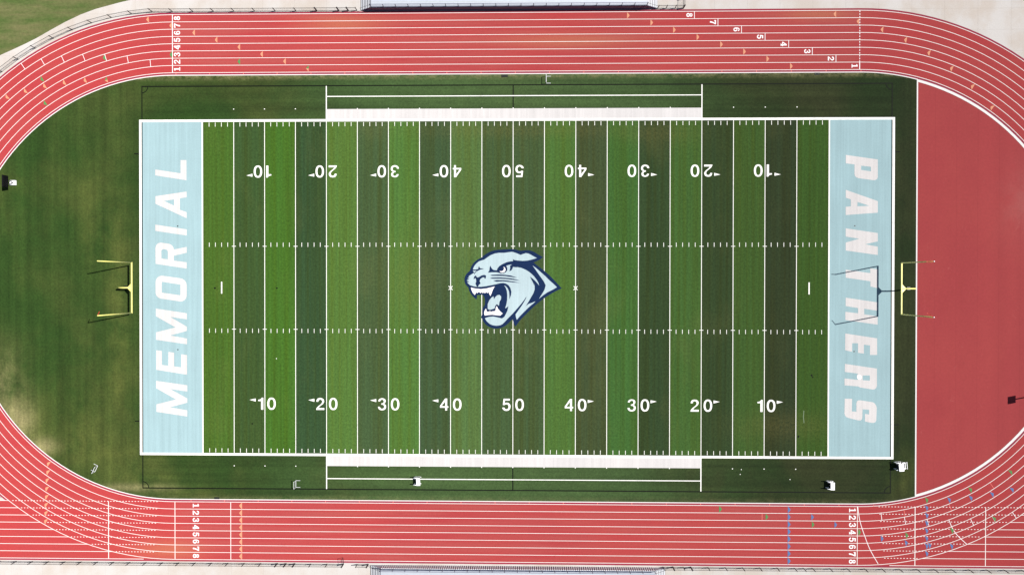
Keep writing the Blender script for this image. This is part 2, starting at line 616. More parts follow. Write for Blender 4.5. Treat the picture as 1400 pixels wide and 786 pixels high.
# the sprint straight runs on past both bends
def x_out(y, r):
    return XS + math.sqrt(max(r * r - y * y, 0.0))


for s in (-1, 1):
    bm = bmesh.new()
    loop = []
    ys = [-R_L8 - 0.30 + i * (R_L8 + 0.30 - R_L1 + 0.0) / 40 for i in range(41)]
    inner = [(s * (x_out(y, R_L8 + 0.02) if abs(y) < R_L8 else XS), y) for y in ys]
    outer = [(s * 100.0, ys[-1]), (s * 100.0, ys[0])]
    poly_fill(bm, [inner + outer], ZT + 0.003)
    bm_obj('sprint_straight', bm, M_TRACK, track)
    strip('margin_strip', [(s * XS, -R_L8 - 0.15), (s * 100, -R_L8 - 0.15)], 0.30, 0.0275, M_MARGIN, track)
    for k in range(9):
        y = -(R_L1 + k * PITCH)
        if k == 8:
            x0 = XS
            strip('lane_line', [(s * (XS + 4.5), y), (s * 100, y)], 0.08, 0.0305, M_LANE, track)
            continue
        xo = x_out(y, R_L8)
        strip('lane_line', [(s * xo, y), (s * 100, y)], LW, 0.0305, M_LANE, track)
        # dotted through the lanes of the bend
        bm = bmesh.new()
        x = 53.2 + k * 0.12 if s > 0 else 52.7 + k * 0.08
        while x < xo - 0.3:
            rect_bm(bm, s * x - 0.10, y - 0.045, s * x + 0.10, y + 0.045, 0.0315)
            x += 0.46
        tag(bm_obj('dotted_line', bm, M_LANE, track), kind='stuff')

ZX = 0.034
def cross(x, w=0.12, mat=None, k0=0, k1=8, side=-1, dx=0.0, name='cross_line'):
    return strip(name, [(x, side * (R_L1 + k0 * PITCH)), (x + dx, side * (R_L1 + k1 * PITCH))], w, ZX, mat or M_NUM, track)


cross(-50.0, 0.10, M_LANE); cross(-59.95, 0.11, M_LANE); cross(-41.68, 0.09, M_LANE); cross(-40.02, 0.06, M_PEACH)
cross(50.06, 0.09, M_LANE); cross(58.35, 0.11, M_LANE); cross(68.45, 0.10, M_LANE); cross(40.05, 0.05, M_BLUE)
cross(-50.22, 0.11, side=1, dx=0.0)
# broken start line across the back straight
bm = bmesh.new()
y = R_L1 + PITCH
while y < R_L8:
    rect_bm(bm, 50.06, y, 50.16, y + 0.22, ZX)
    y += 0.40
rect_bm(bm, 50.05, R_L1, 50.17, R_L1 + PITCH, ZX)
tag(bm_obj('broken_start_line', bm, M_NUM, track), kind='stuff')


def lane_frame(p):
    """tangent (running direction, anticlockwise) and outward normal of the track at p"""
    x, y = p
    if abs(x) <= XS:
        nrm = Vector((0, 1 if y > 0 else -1))
    else:
        nrm = Vector((x - math.copysign(XS, x), y)).normalized()
    return Vector((-nrm.y, nrm.x)), nrm


def lane_of(p):
    return max(1, min(8, int((sdist(*p) - R_L1) / PITCH) + 1))


def mark(px, py, mat, fwd, half=None, lane=None, z=0.038):
    """painted exchange-zone triangle across a lane; apex forward (+1) or backward (-1)"""
    p = at(px, py)
    t, n = lane_frame(p)
    k = lane or lane_of(p)
    r = R_L1 + (k - 0.5) * PITCH
    c = Vector(p) + n * (r - sdist(*p))
    h = 0.47
    if half is None:
        loop = [c + n * h, c + n * 0.2 + t * fwd * 0.26, c + t * fwd * 0.38, c - n * 0.2 + t * fwd * 0.26, c - n * h]
    elif half > 0:
        loop = [c + n * h, c + n * 0.12 + t * fwd * 0.30, c + t * fwd * 0.40, c]
    else:
        loop = [c, c + t * fwd * 0.40, c - n * 0.12 + t * fwd * 0.30, c - n * h]
    return flat('exchange_mark', [[(q.x, q.y) for q in loop]], z, mat, track)


def tick(px, py, mat=None, w=0.075, lane=None):
    p = at(px, py)
    t, n = lane_frame(p)
    k = lane or lane_of(p)
    r = R_L1 + (k - 0.5) * PITCH
    c = Vector(p) + n * (r - sdist(*p))
    a, b = c - n * PITCH * 0.47, c + n * PITCH * 0.47
    return strip('stagger_line', [(a.x, a.y), (b.x, b.y)], w, 0.0345, mat or M_NUM, track)


# back straight, marks pointing towards +x (backward) and towards -x (forward)
for x, k in ((857.2, 8), (889.2, 7), (920.2, 6), (952.3, 5), (984.5, 4), (1016, 3), (1047.8, 2), (1080, 1)):
    mark(x, 99 - k * 10.1 + 1, M_PEACH, -1, lane=k)
for x, y, k in ((1143, 19, 8), (1174.6, 29, 7), (1207.5, 40, 6), (1239.6, 54.5, 5), (1271.6, 72, 4), (1302.5, 93.5, 3), (1331, 118.5, 2), (1358, 147, 1)):
    mark(x, y, M_PEACH, 1, lane=k)
for x, y, k in ((203.5, 26.5, 8), (235.2, 35, 7), (266.6, 44.8, 6), (297.3, 54.5, 5), (328.4, 64.5, 4), (359.4, 74.4, 3), (390.8, 84.2, 2)):
    mark(x, y, M_PEACH, 1, lane=k)
mark(422, 94, M_GREEN, 1, half=1, lane=1); mark(422, 94, M_PEACH, 1, half=-1, lane=1)
mark(235.6, 74.6, M_GREEN, 1, lane=3); mark(328.4, 84.2, M_GREEN, 1, lane=2)
mark(144, 78.5, M_GREEN, 1); mark(58.5, 108, M_GREEN, 1); mark(63, 141, M_GREEN, 1)
mark(147, 109.5, M_GREEN, 1, half=1); mark(147, 109.5, M_PEACH, 1, half=-1)
for x, y in ((118, 110.5), (89, 112.8), (62.5, 118), (36, 124.5), (10.5, 132)):
    mark(x, y, M_PEACH, 1)
for x, y in ((205.7, 86.5), (174.6, 81), (144.3, 78.3), (114.4, 78.3), (85.5, 80), (58, 84), (30.5, 89.3)):
    tick(x, y)
# front straight
for k in range(1, 9):
    mark(330.6, 681 + k * 9.85, M_PEACH, -1, lane=k)
    mark(1077.3, 687 + k * 9.95, M_BLUE, 1, lane=k)
for x, y, k in ((68, 633.5, 1), (67.2, 644.7, 2), (66.4, 655.5, 3), (65.8, 667.1, 4), (65.2, 678.5, 5), (64.8, 689, 6), (64.4, 700.7, 7), (64.2, 711.5, 8)):
    mark(x, y, M_PEACH, -1, lane=k)
mark(983.3, 695, M_GREEN, 1, lane=1); tick(983.3, 695, M_GREEN, 0.06, lane=1)
tick(1041.8, 706, M_PINK, 0.08, lane=2)
mark(1046.7, 706, M_GREEN, 1, lane=2); mark(1109.8, 716, M_GREEN, 1, lane=3)
mark(1109, 706, M_BLUE, 1, lane=2); mark(1140.8, 716, M_BLUE, 1, lane=3)
mark(1173.4, 727, M_GREEN, 1, lane=4); mark(1204.3, 736, M_BLUE, 1, lane=5)
for y, k in ((693, 2), (703, 3), (713.8, 4), (724.7, 5), (735, 6), (745, 7), (755, 8)):
    mark(1265.4, y, M_BLUE, 1, lane=k)
mark(1269.5, 744.6, M_BLUE, 1, lane=7, z=0.040); mark(1265.2, 682, M_GREEN, 1, lane=1)
for x, y, k in ((1237.5, 741.4, 6), (1299.5, 745.7, 8), (1296, 682, 2), (1325.5, 679.5, 3), (1354.8, 675, 4), (1382.3, 669.3, 5)):
    mark(x, y, M_BLUE, 1)
for x, y in ((1238, 730.6), (1300.3, 724.5), (1325, 668.5), (1380, 644.9)):
    mark(x, y, M_GREEN, 1)
mark(1357.5, 708, M_GREEN, 1)
for x, y in ((1205, 705.4), (1237, 710.4), (1268.5, 713.5), (1328.6, 712.5), (1358.6, 709.6), (1386.6, 703.7)):
    tick(x, y)
for x, y in ((1236.4, 700.3), (1298.5, 692.1), (1355.4, 662.6), (1357, 675)):
    tick(x, y, M_PINK, 0.07)


def curve_line(pts, w, name='waterfall_start_line'):
    q = [Vector(at(*p)) for p in pts]
    out = []
    for i in range(len(q) - 1):
        p0, p1, p2, p3 = q[max(i - 1, 0)], q[i], q[i + 1], q[min(i + 2, len(q) - 1)]
        for j in range(8):
            t = j / 8
            v = 0.5 * ((2 * p1) + (p2 - p0) * t + (2 * p0 - 5 * p1 + 4 * p2 - p3) * t * t + (3 * p1 - p0 - 3 * p2 + p3) * t ** 3)
            out.append((v.x, v.y))
    out.append((q[-1].x, q[-1].y))
    strip(name, out, w, 0.0355, M_NUM, track)


curve_line([(1172.5, 692), (1176, 713.5), (1185, 740), (1191.2, 754.2), (1200.4, 770)], 0.085)
curve_line([(1297, 709.8), (1302, 721.6), (1309.3, 731.8), (1321.5, 743.2)], 0.085)

# small white tags along the kerb
bm = bmesh.new()
for side in (-1, 1):
    for i in range(-10, 11):
        x = i * 5.0 + (0.3 if side > 0 else 2.4)
        rect_bm(bm, x - 0.04, side * (R_IN + 0.08), x + 0.04, side * (R_L1 - 0.02), 0.0315) if side > 0 else rect_bm(bm, x - 0.04, -(R_L1 - 0.02), x + 0.04, -(R_IN + 0.08), 0.0315)
tag(bm_obj('kerb_tag', bm, M_PINK, track), kind='stuff')


# ------------------------------------------------------------------ glyphs
def ell(cx, cy, a, b, n=2.0, k=28):
    out = []
    for i in range(k):
        t = 2 * PI * i / k
        c, s = math.cos(t), math.sin(t)
        out.append((cx + a * math.copysign(abs(c) ** (2 / n), c), cy + b * math.copysign(abs(s) ** (2 / n), s)))
    return out


SANS = {
    '0': [ell(.345, .5, .345, .51, 2.25), ell(.345, .5, .155, .34, 2.2)],
    '1': [[(.30, 0), (.51, 0), (.51, 1), (.36, 1), (.33, .93), (.27, .87), (.16, .84), (.08, .84), (.08, .69), (.30, .69)]],
    '2': [[(.02, .66), (.03, .78), (.09, .91), (.2, .98), (.35, 1), (.5, .97), (.61, .89), (.66, .77), (.66, .66), (.61, .55), (.52, .45), (.38, .34), (.28, .25), (.26, .19), (.67, .19), (.67, 0), (0, 0), (.02, .12), (.08, .23), (.2, .35), (.36, .48), (.44, .57), (.47, .66), (.46, .75), (.41, .81), (.34, .83), (.26, .8), (.22, .74), (.21, .66)]],
    '3': [[(.02, .71), (.05, .84), (.13, .94), (.25, .99), (.36, 1), (.5, .97), (.6, .89), (.64, .77), (.62, .65), (.56, .57), (.5, .54), (.59, .49), (.65, .41), (.67, .29), (.64, .15), (.55, .05), (.44, .005), (.33, -.01), (.2, .01), (.09, .08), (.02, .18), (0, .31), (.19, .31), (.21, .22), (.26, .17), (.34, .15), (.42, .17), (.47, .23), (.48, .31), (.45, .4), (.38, .44), (.26, .45), (.26, .59), (.36, .595), (.42, .63), (.45, .7), (.44, .79), (.39, .84), (.33, .85), (.26, .82), (.22, .77), (.21, .71)]],
    '4': [[(.4, 0), (.59, 0), (.59, .22), (.68, .22), (.68, .38), (.59, .38), (.59, 1), (.4, 1), (0, .39), (0, .22), (.4, .22)], [(.4, .38), (.4, .72), (.17, .38)]],
    '5': [[(.1, 1), (.61, 1), (.61, .82), (.25, .82), (.22, .65), (.28, .68), (.38, .69), (.5, .66), (.6, .58), (.66, .46), (.67, .33), (.64, .19), (.56, .07), (.45, .005), (.33, -.015), (.2, .01), (.09, .08), (.02, .18), (0, .29), (.19, .3), (.22, .22), (.27, .17), (.34, .155), (.41, .18), (.46, .24), (.48, .34), (.46, .44), (.41, .5), (.33, .52), (.26, .5), (.21, .45), (.04, .46)]],
}
SLAB = {
    '1': [[(.06, 0), (.66, 0), (.66, .15), (.48, .15), (.48, 1), (.30, 1), (.06, .88), (.06, .74), (.24, .78), (.24, .15), (.06, .15)]],
    '2': SANS['2'], '3': SANS['3'],
    '4': [[(.26, 0), (.68, 0), (.68, .12), (.60, .12), (.60, .24), (.70, .24), (.70, .40), (.60, .40), (.60, 1), (.38, 1), (-.02, .40), (-.02, .24), (.36, .24), (.36, .12), (.26, .12)], [(.36, .40), (.36, .68), (.18, .40)]],
    '5': SANS['5'],
    '6': [[(.63, .73), (.6, .86), (.53, .95), (.43, .99), (.34, 1), (.2, .97), (.1, .88), (.03, .73), (0, .5), (.02, .26), (.08, .1), (.19, .01), (.34, -.01), (.48, .02), (.59, .1), (.65, .22), (.66, .34), (.63, .48), (.55, .59), (.44, .645), (.33, .64), (.24, .6), (.22, .58), (.22, .68), (.25, .79), (.32, .84), (.38, .83), (.42, .79), (.43, .73)], ell(.335, .33, .115, .17)],
    '7': [[(-.02, 1), (.68, 1), (.68, .84), (.54, .60), (.44, .33), (.41, 0), (.15, 0), (.19, .30), (.30, .58), (.44, .78), (.12, .78), (.10, .68), (-.02, .68)]],
    '8': [[(.335, 1), (.48, .98), (.59, .9), (.63, .77), (.6, .63), (.53, .54), (.62, .45), (.67, .3), (.63, .13), (.51, .02), (.335, -.015), (.16, .02), (.04, .13), (0, .3), (.05, .45), (.14, .54), (.07, .63), (.04, .77), (.08, .9), (.19, .98)], ell(.335, .755, .09, .10), ell(.335, .285, .115, .13)],
}


def inset(lp, d, hole=False):
    area = sum(lp[i - 1][0] * lp[i][1] - lp[i][0] * lp[i - 1][1] for i in range(len(lp)))
    sg = 1 if area > 0 else -1
    if hole:
        sg = -sg
    out = []
    n = len(lp)
    for i in range(n):
        a, b, c = Vector(lp[i - 1]), Vector(lp[i]), Vector(lp[(i + 1) % n])
        u, v = (b - a).normalized(), (c - b).normalized()
        n1, n2 = Vector((-u.y, u.x)), Vector((-v.y, v.x))
        m = n1 + n2
        k = max(m.dot(n1), 0.5)
        q = b + m * (sg * d / k)
        out.append((q.x, q.y))
    return out


for _d in list(SANS):
    SANS[_d] = [inset(lp, 0.020, i > 0) for i, lp in enumerate(SANS[_d])]
for _d in ('1', '4', '6', '7', '8'):
    SLAB[_d] = [inset(lp, 0.012, i > 0) for i, lp in enumerate(SLAB[_d])]


def glyph_loops(loops, origin, up, h, w=None):
    """place unit glyph: origin = lower left corner on the ground, up = direction of its top"""
    u = Vector(up).normalized()
    r = Vector((u.y, -u.x))
    sx = (w / 0.67) if w else h
    out = []
    for lp in loops:
        out.append([(origin[0] + r.x * x * sx + u.x * y * h, origin[1] + r.y * x * sx + u.y * y * h) for x, y in lp])
    return out


def lane_digit(d, c, up, h=1.0, w=0.70):
    h, w = h * 0.94, w * 0.86
    u = Vector(up)
    r = Vector((u.y, -u.x))
    o = Vector(c) - u * h / 2 - r * w / 2
    flat('lane_number', glyph_loops(SLAB[d], o, up, h, w), 0.038, M_NUM, track)


for k in range(1, 9):
    r = R_L1 + (k - 0.5) * PITCH
    lane_digit(str(k), (-50.2 + 0.66, r), (-1, 0))
    lane_digit(str(k), (-46.87, -r), (1, 0), 1.0, 0.72)
    lane_digit(str(k), (49.35, -r), (1, 0), 1.05, 0.72)
    x = 50.11 - (k - 1) * 3.40
    lane_digit(str(k), (x - 0.72, r), (1, 0), 0.95, 0.70)
    if k > 1:
        strip('stagger_line', [(x, r - PITCH / 2), (x, r + PITCH / 2)], 0.08, ZX, M_NUM, track)

# ------------------------------------------------------------------ football field
field = empty('football_field')
tag(field, kind='structure')
YD = 0.9144
FX, FY, GX = 60 * YD, 80 / 3 * YD, 50 * YD
ZP = 0.018
PANELS = [(78, 116, 42), (67, 96, 50), (76, 122, 42), (60, 90, 54), (93, 132, 60), (78, 104, 64), (90, 134, 62), (72, 98, 62), (96, 130, 72), (78, 105, 64),
          (77, 102, 62), (88, 129, 60), (76, 94, 58), (76, 121, 56), (60, 84, 48), (78, 117, 54), (60, 82, 46), (74, 108, 48), (58, 74, 44), (70, 106, 42)]  # mowing stripes, with the sideways light falloff mixed into their tones
for i, c in enumerate(PANELS):
    x0 = -GX + i * 5 * YD
    p = rect('turf_panel', x0, -FY, x0 + 5 * YD, FY, ZP, M_TURF, field)
    p.color = srgb(*c, 0.50)
ZF = 0.026
BW = 0.35
for s in (-1, 1):
    xa = s * (FX + BW / 2)
    rect('end_line', s * FX, -FY - BW, s * (FX + BW), FY + BW, ZF, M_WHITE, field)
    rect('side_line', -FX, s * FY, FX, s * (FY + BW), ZF, M_WHITE, field)
    rect('goal_line', s * GX, -FY, s * (GX + 0.19), FY, ZF, M_WHITE, field)
    rect('try_mark', s * 42.98 - 0.09, -0.87, s * 42.98 + 0.09, 0.87, ZF, M_WHITE, field)
    rect('team_box', -30 * YD, s * (FY + BW), 30 * YD, s * 26.2, ZF, M_TEAM, field)
    rect('team_box_line', -30 * YD + 0.075, s * 28.05 - 0.065, 30 * YD - 0.075, s * 28.05 + 0.065, ZF, M_WHITE, field)
    for e in (-1, 1):
        rect('team_box_end_line', e * 30 * YD - 0.075, s * (FY + BW), e * 30 * YD + 0.075, s * 29.58, ZF + 0.003, M_WHITE, field)
    bm = bmesh.new()
    xk = s * 10 * YD
    strip_bm(bm, [(xk - 0.28, -0.28), (xk + 0.28, 0.28)], 0.10, ZF + 0.004)
    strip_bm(bm, [(xk - 0.28, 0.28), (xk + 0.28, -0.28)], 0.10, ZF + 0.006)
    bm_obj('kick_off_mark', bm, M_WHITE, field)
for i in range(-9, 10):
    rect('yard_line', i * 5 * YD - 0.046, -FY, i * 5 * YD + 0.046, FY, ZF, M_WHITE, field)
bm = bmesh.new()
for i in range(-49, 50):
    x = i * YD
    for s in (-1, 1):
        if i % 5:
            y0, y1 = sorted((s * (FY - 0.10), s * (FY - 0.70)))
            rect_bm(bm, x - 0.038, y0, x + 0.038, y1, ZF)
            y0, y1 = sorted((s * 6.02, s * 6.64))
            rect_bm(bm, x - 0.038, y0, x + 0.038, y1, ZF)
        else:
            rect_bm(bm, x - 0.30, s * 6.10 - 0.04, x + 0.30, s * 6.10 + 0.04, ZF + 0.002)
            pass
tag(bm_obj('hash_mark', bm, M_WHITE, field), kind='stuff')
bm = bmesh.new()
for s in (-1, 1):
    for i in range(-9, 10):
        x, y = i * 5 * YD, s * 26.25
        if abs(i) > 9:
            continue
        rect_bm(bm, x - 0.07, y - 0.07, x + 0.07, y + 0.07, ZF + 0.002)
tag(bm_obj('yard_dot', bm, M_WHITE, field), kind='stuff')

# yard numbers and direction arrows
for s in (-1, 1):                       # -1 near side reads upright, +1 far side reads from the other way
    for i in range(-4, 5):
        num = 50 - abs(i) * 10
        x = i * 10 * YD
        up = (0, 1) if s < 0 else (0, -1)
        rx = 1 if s < 0 else -1
        base = -17.98 if s < 0 else 17.98
        tens, ones = str(num)[0], '0'
        wd = 1.29
        # the line runs between the two digits
        x_t = x - rx * (0.30 + wd)
        x_o = x + rx * 0.32
        if tens == '1':
            x_t = x - rx * (0.20 + wd * 0.51 / 0.67)
        flat('yard_number', glyph_loops(SANS[tens], (x_t, base), up, 1.83, wd), ZF + 0.005, M_WHITE, field)
        flat('yard_number', glyph_loops(SANS[ones], (x_o, base), up, 1.83, wd), ZF + 0.005, M_WHITE, field)
        if i:
            d = 1 if i > 0 else -1
            off = 1.80
            if tens == '1' and d * rx < 0:
                off = 1.36
            ya = base + up[1] * 1.45
            flat('direction_arrow', [[(x + d * off, ya + 0.22), (x + d * off, ya - 0.22), (x + d * (off + 0.90), ya + up[1] * 0.03)]], ZF + 0.005, M_WHITE, field)

# end zones with their words
def px_loop(pts, ox, oy, s):
    return [at(ox + x * s, oy + y * s) for x, y in pts]


S = 70 / 611
MEM = [('M', 490, [[(118, 265), (490, 318), (490, 392), (285, 362), (490, 475), (490, 525), (285, 580), (490, 616), (490, 690), (122, 634), (122, 545), (355, 487), (118, 352)]]),
       ('E', 440, [[(120, 337), (187, 346), (187, 512), (265, 522), (265, 357), (333, 366), (333, 530), (417, 541), (417, 385), (487, 394), (487, 628), (120, 570)]]),
       ('M', 370, [[(115, 452), (485, 508), (485, 580), (285, 550), (485, 668), (485, 718), (285, 772), (487, 809), (487, 877), (117, 823), (117, 735), (350, 676), (115, 542)]]),
       ('O', 370, [[(112, 130), (118, 105), (135, 82), (160, 66), (185, 60), (400, 90), (435, 99), (462, 118), (478, 145), (483, 175), (483, 300), (475, 330), (455, 353), (428, 366), (405, 367), (170, 332), (140, 318), (120, 295), (112, 265)],
                   [(185, 132), (185, 262), (408, 294), (408, 166)]]),
       ('R', 300, [[(110, 340), (118, 310), (140, 287), (172, 277), (275, 292), (305, 307), (325, 335), (330, 360), (483, 328), (483, 398), (330, 433), (330, 492), (483, 512), (483, 586), (112, 530)],
                   [(180, 375), (182, 466), (258, 477), (258, 385), (252, 368), (238, 360), (208, 355), (190, 360)]]),
       ('I', 300, [[(108, 63), (483, 120), (483, 192), (108, 137)]]),
       ('A', 210, [[(110, 510), (482, 455), (482, 522), (402, 535), (402, 672), (482, 700), (482, 772), (110, 600)],
                   [(212, 566), (332, 622), (332, 548)]]),
       ('L', 210, [[(108, 192), (410, 238), (410, 80), (480, 80), (480, 320), (108, 262)]])]
PAN = [('P', 205, [[(98, 62), (480, 116), (480, 325), (472, 348), (450, 362), (425, 363), (255, 340), (225, 330), (207, 312), (202, 290), (202, 175), (98, 162)],
                   [(283, 190), (280, 240), (398, 258), (398, 204)]]),
       ('A', 205, [[(98, 478), (480, 612), (480, 750), (97, 778), (97, 680), (158, 674), (158, 592), (98, 572)],
                   [(238, 622), (236, 674), (380, 668)]]),
       ('N', 255, [[(97, 500), (480, 556), (480, 655), (330, 690), (480, 718), (480, 818), (97, 764), (97, 670), (258, 624), (97, 598)]]),
       ('T', 340, [[(97, 250), (390, 292), (390, 235), (478, 246), (478, 472), (392, 450), (392, 388), (97, 346)]]),
       ('H', 400, [[(97, 60), (478, 116), (478, 216), (318, 192), (318, 258), (478, 282), (478, 382), (93, 326), (93, 228), (244, 246), (244, 184), (97, 160)]]),
       ('E', 450, [[(92, 50), (472, 108), (472, 306), (387, 306), (387, 192), (314, 184), (314, 290), (244, 280), (244, 166), (174, 166), (174, 268), (90, 250)]]),
       ('R', 450, [[(88, 412), (470, 468), (470, 670), (462, 698), (440, 716), (415, 717), (265, 692), (245, 680), (83, 668), (83, 585), (230, 602), (245, 596), (232, 566), (232, 545), (245, 528), (225, 525), (86, 508)],
                   [(300, 550), (385, 550), (385, 612), (300, 606)]]),
       ('S', 500, [[(86, 390), (174, 392), (170, 542), (225, 545), (225, 440), (232, 420), (250, 410), (275, 410), (420, 432), (445, 448), (462, 475), (468, 505), (462, 650), (450, 672), (425, 680), (395, 676), (327, 662), (327, 572), (376, 578), (376, 522), (298, 516), (296, 610), (290, 638), (272, 650), (245, 648), (150, 625), (105, 610), (88, 590), (82, 565)]])]
for s, word, ox in ((-1, MEM, 200), (1, PAN, 1145)):
    ez = rect('end_zone', s * GX, -FY, s * FX, FY, ZP, M_EZ, field)
    for name, oy, loops in word:
        flat('letter', [px_loop(l, ox, oy, S) for l in loops], ZF + 0.002, M_LETTER, ez)

# dark soccer lines that show round and under the football markings
ZS = 0.0215
for s in (-1, 1):
    rect('soccer_touch_line', -FX, s * 29.62 - 0.085, FX, s * 29.62 + 0.085, ZS, M_SOCCER, field)
    rect('soccer_goal_line', s * FX - 0.15 * (s > 0) , -29.56, s * FX + 0.15 * (s < 0), 29.56, ZS, M_SOCCER, field)
    rect('halfway_line', -0.08, s * 26.2, 0.08, s * 29.56, ZS, M_SOCCER, field)
    for t in (-1, 1):
        strip('goal_area_tick', [(s * (FX + BW), t * 19.73), (s * (FX + BW + 0.75), t * 19.73)], 0.17, ZS, M_SOCCER, field)
        a = [(s * (FX - 0.95 * math.cos(q * PI / 2 / 10)), t * (29.62 - 0.95 * math.sin(q * PI / 2 / 10))) for q in range(11)]
        strip('corner_arc', a, 0.13, ZS + 0.002, M_SOCCER, field)

# divots and a smear on the playing turf
for dx_, dy_, dw, dh in ((294, 394, 0.30, 0.22), (378.5, 394, 0.28, 0.20), (1109.5, 513, 0.26, 0.28), (1111, 515.5, 0.2, 0.2), (1091.5, 596.5, 0.2, 0.34), (345, 579, 0.2, 0.2), (702, 309.5, 0.3, 0.22), (700, 478, 0.2, 0.15)):
    q = at(dx_, dy_)
    lpq = [(q[0] + dw * (0.8 + 0.35 * random.random()) * math.cos(k) * 0.6, q[1] + dh * (0.8 + 0.35 * random.random()) * math.sin(k) * 0.6) for k in [i * 2 * PI / 9 for i in range(9)]]
    flat('divot', [lpq], ZP + 0.004, M_SOCCER, field)
strip('paint_smear', [at(1099, 561), at(1098.4, 570), at(1099.2, 578)], 0.09, ZP + 0.004, M_SMEAR, field)
for dx_, dy_ in ((378, 490), (1013.5, 641.5), (1080, 655), (1012, 648)):
    q = at(dx_, dy_)
    flat('paint_fleck', [[(q[0] + 0.07 * math.cos(k * PI / 3), q[1] + 0.07 * math.sin(k * PI / 3)) for k in range(6)]], ZP + 0.004, M_WHITE, field)

# ------------------------------------------------------------------ panther head emblem at midfield
emb = empty('panther_emblem')
emb.parent = field
TA = (630, 335, 80 / 1048)
TB = (690, 335, 80 / 1048)
TC = (630, 385, 80 / 967)
TD = (690, 385, 80 / 967)
TZ = (620, 330, 160 / 967)


def T(tile, pts):
    return px_loop(pts, *tile)


def smooth_loop(pts, it=1, ang=0.75):
    """round gentle bends, keep sharp corners"""
    for _ in range(it):
        out = []
        n = len(pts)
        for i in range(n):
            a, b, c = Vector(pts[i - 1]), Vector(pts[i]), Vector(pts[(i + 1) % n])
            u, v = (b - a), (c - b)
            if u.length < 1e-6 or v.length < 1e-6:
                continue
            if u.angle(v) < ang:
                p, q = b - u * 0.25, b + v * 0.25
                out += [(p.x, p.y), (q.x, q.y)]
            else:
                out.append((b.x, b.y))
        pts = out
    return pts


sil = T(TZ, [(90, 320), (94, 293), (108, 268), (137, 243), (142, 222), (155, 195), (172, 172), (200, 150), (232, 135), (250, 118), (280, 98), (312, 82), (350, 72), (400, 68), (440, 67), (475, 63), (510, 67), (550, 80), (600, 72), (640, 77), (670, 90), (700, 110), (740, 130), (715, 150), (690, 163), (660, 174), (700, 205), (750, 243), (800, 287), (850, 340), (894, 388), (860, 403), (810, 430), (750, 468), (690, 515), (640, 560), (590, 610), (550, 650), (512, 704), (495, 668), (488, 640), (465, 665), (430, 697), (390, 715), (350, 720), (310, 713), (272, 692), (247, 662), (238, 640), (228, 628), (238, 600), (235, 575), (245, 545), (258, 530), (262, 505), (260, 475), (252, 450), (240, 440), (195, 443), (191, 479), (170, 464), (145, 435), (128, 405), (125, 382), (108, 365), (95, 345)])
flat('head_outline', [smooth_loop(sil)], ZF + 0.006, M_NAVY, emb)

face = T(TA, [(222, 420), (240, 380), (275, 335), (320, 295), (375, 275), (420, 262), (470, 225), (530, 185), (600, 155), (680, 140), (780, 140), (850, 130), (920, 122)]) \
    + T(TB, [(180, 135), (240, 158), (285, 178), (330, 160), (380, 145), (430, 155), (480, 180), (530, 210), (577, 232), (530, 248), (470, 265), (400, 280), (320, 285), (240, 278), (190, 272), (150, 262), (145, 390), (220, 395), (300, 410), (370, 440), (430, 475), (480, 515), (530, 565), (575, 625), (605, 680), (618, 726), (590, 690), (545, 640), (500, 600), (448, 562), (480, 620), (510, 680), (530, 740)]) \
    + T(TD, [(480, 20), (495, 70), (495, 130), (475, 190), (440, 250), (400, 320), (355, 395), (338, 412), (400, 365), (460, 345), (508, 324), (480, 355), (430, 395), (380, 440), (320, 500), (260, 560), (200, 630), (185, 580), (180, 540), (230, 470), (300, 370), (350, 280), (362, 242), (330, 290), (270, 370), (200, 450), (130, 530), (60, 600), (0, 665)]) \
    + T(TC, [(690, 700), (650, 720), (590, 728), (530, 720), (480, 700), (430, 655), (398, 605), (420, 595), (470, 580), (540, 575), (610, 590), (680, 607), (720, 580), (748, 530), (772, 475), (787, 403), (762, 425), (733, 442), (755, 370), (766, 300), (768, 220), (760, 150), (740, 95), (708, 55), (640, 40), (600, 40), (500, 60), (420, 75), (340, 85), (280, 88), (220, 80), (150, 58), (105, 12)]) \
    + T(TA, [(150, 658), (105, 632), (155, 612), (118, 598), (162, 578), (135, 568), (160, 545), (200, 520), (245, 495), (215, 460)])
flat('face', [face], ZF + 0.010, M_ICE, emb)
flat('neck_patch', [T(TB, [(498, 366), (560, 410), (640, 480), (720, 550), (800, 630), (880, 700), (936, 755)]) + T(TD, [(800, 130), (700, 180), (640, 222), (567, 282), (610, 215), (660, 130), (678, 60)]) + T(TB, [(735, 720), (700, 650), (650, 580), (600, 510), (545, 430)])], ZF + 0.010, M_ICE, emb)
Z3 = ZF + 0.014
flat('brow', [T(TA, [(931, 248), (955, 268), (1000, 282), (1000, 400), (935, 392), (925, 425), (905, 455), (868, 470), (878, 440), (885, 405), (880, 372), (918, 348), (860, 356), (815, 372), (832, 410), (832, 450), (810, 485), (770, 505), (720, 508), (680, 498), (650, 488), (560, 488), (485, 494), (512, 455), (515, 420), (522, 385), (530, 370), (550, 410), (575, 440), (610, 452), (648, 452), (655, 420), (690, 378), (740, 345), (820, 308), (890, 292), (948, 288)])], Z3, M_NAVY, emb)
flat('nose_bridge', [T(TA, [(185, 430), (215, 436), (260, 440), (312, 430), (316, 400), (328, 380), (345, 415), (420, 424), (345, 442), (300, 465), (265, 490), (245, 530), (240, 512), (255, 480), (290, 462), (215, 458), (180, 462)])], Z3, M_NAVY, emb)
flat('nose', [T(TA, [(230, 610), (235, 575), (258, 545), (278, 555), (290, 580), (320, 575), (370, 545), (420, 534), (454, 546), (446, 602), (425, 598), (420, 577), (390, 580), (350, 610), (338, 640), (345, 668), (358, 688), (325, 710), (310, 748), (285, 742), (262, 690), (275, 660), (275, 625), (262, 592), (250, 595), (244, 612)])], Z3, M_NAVY, emb)
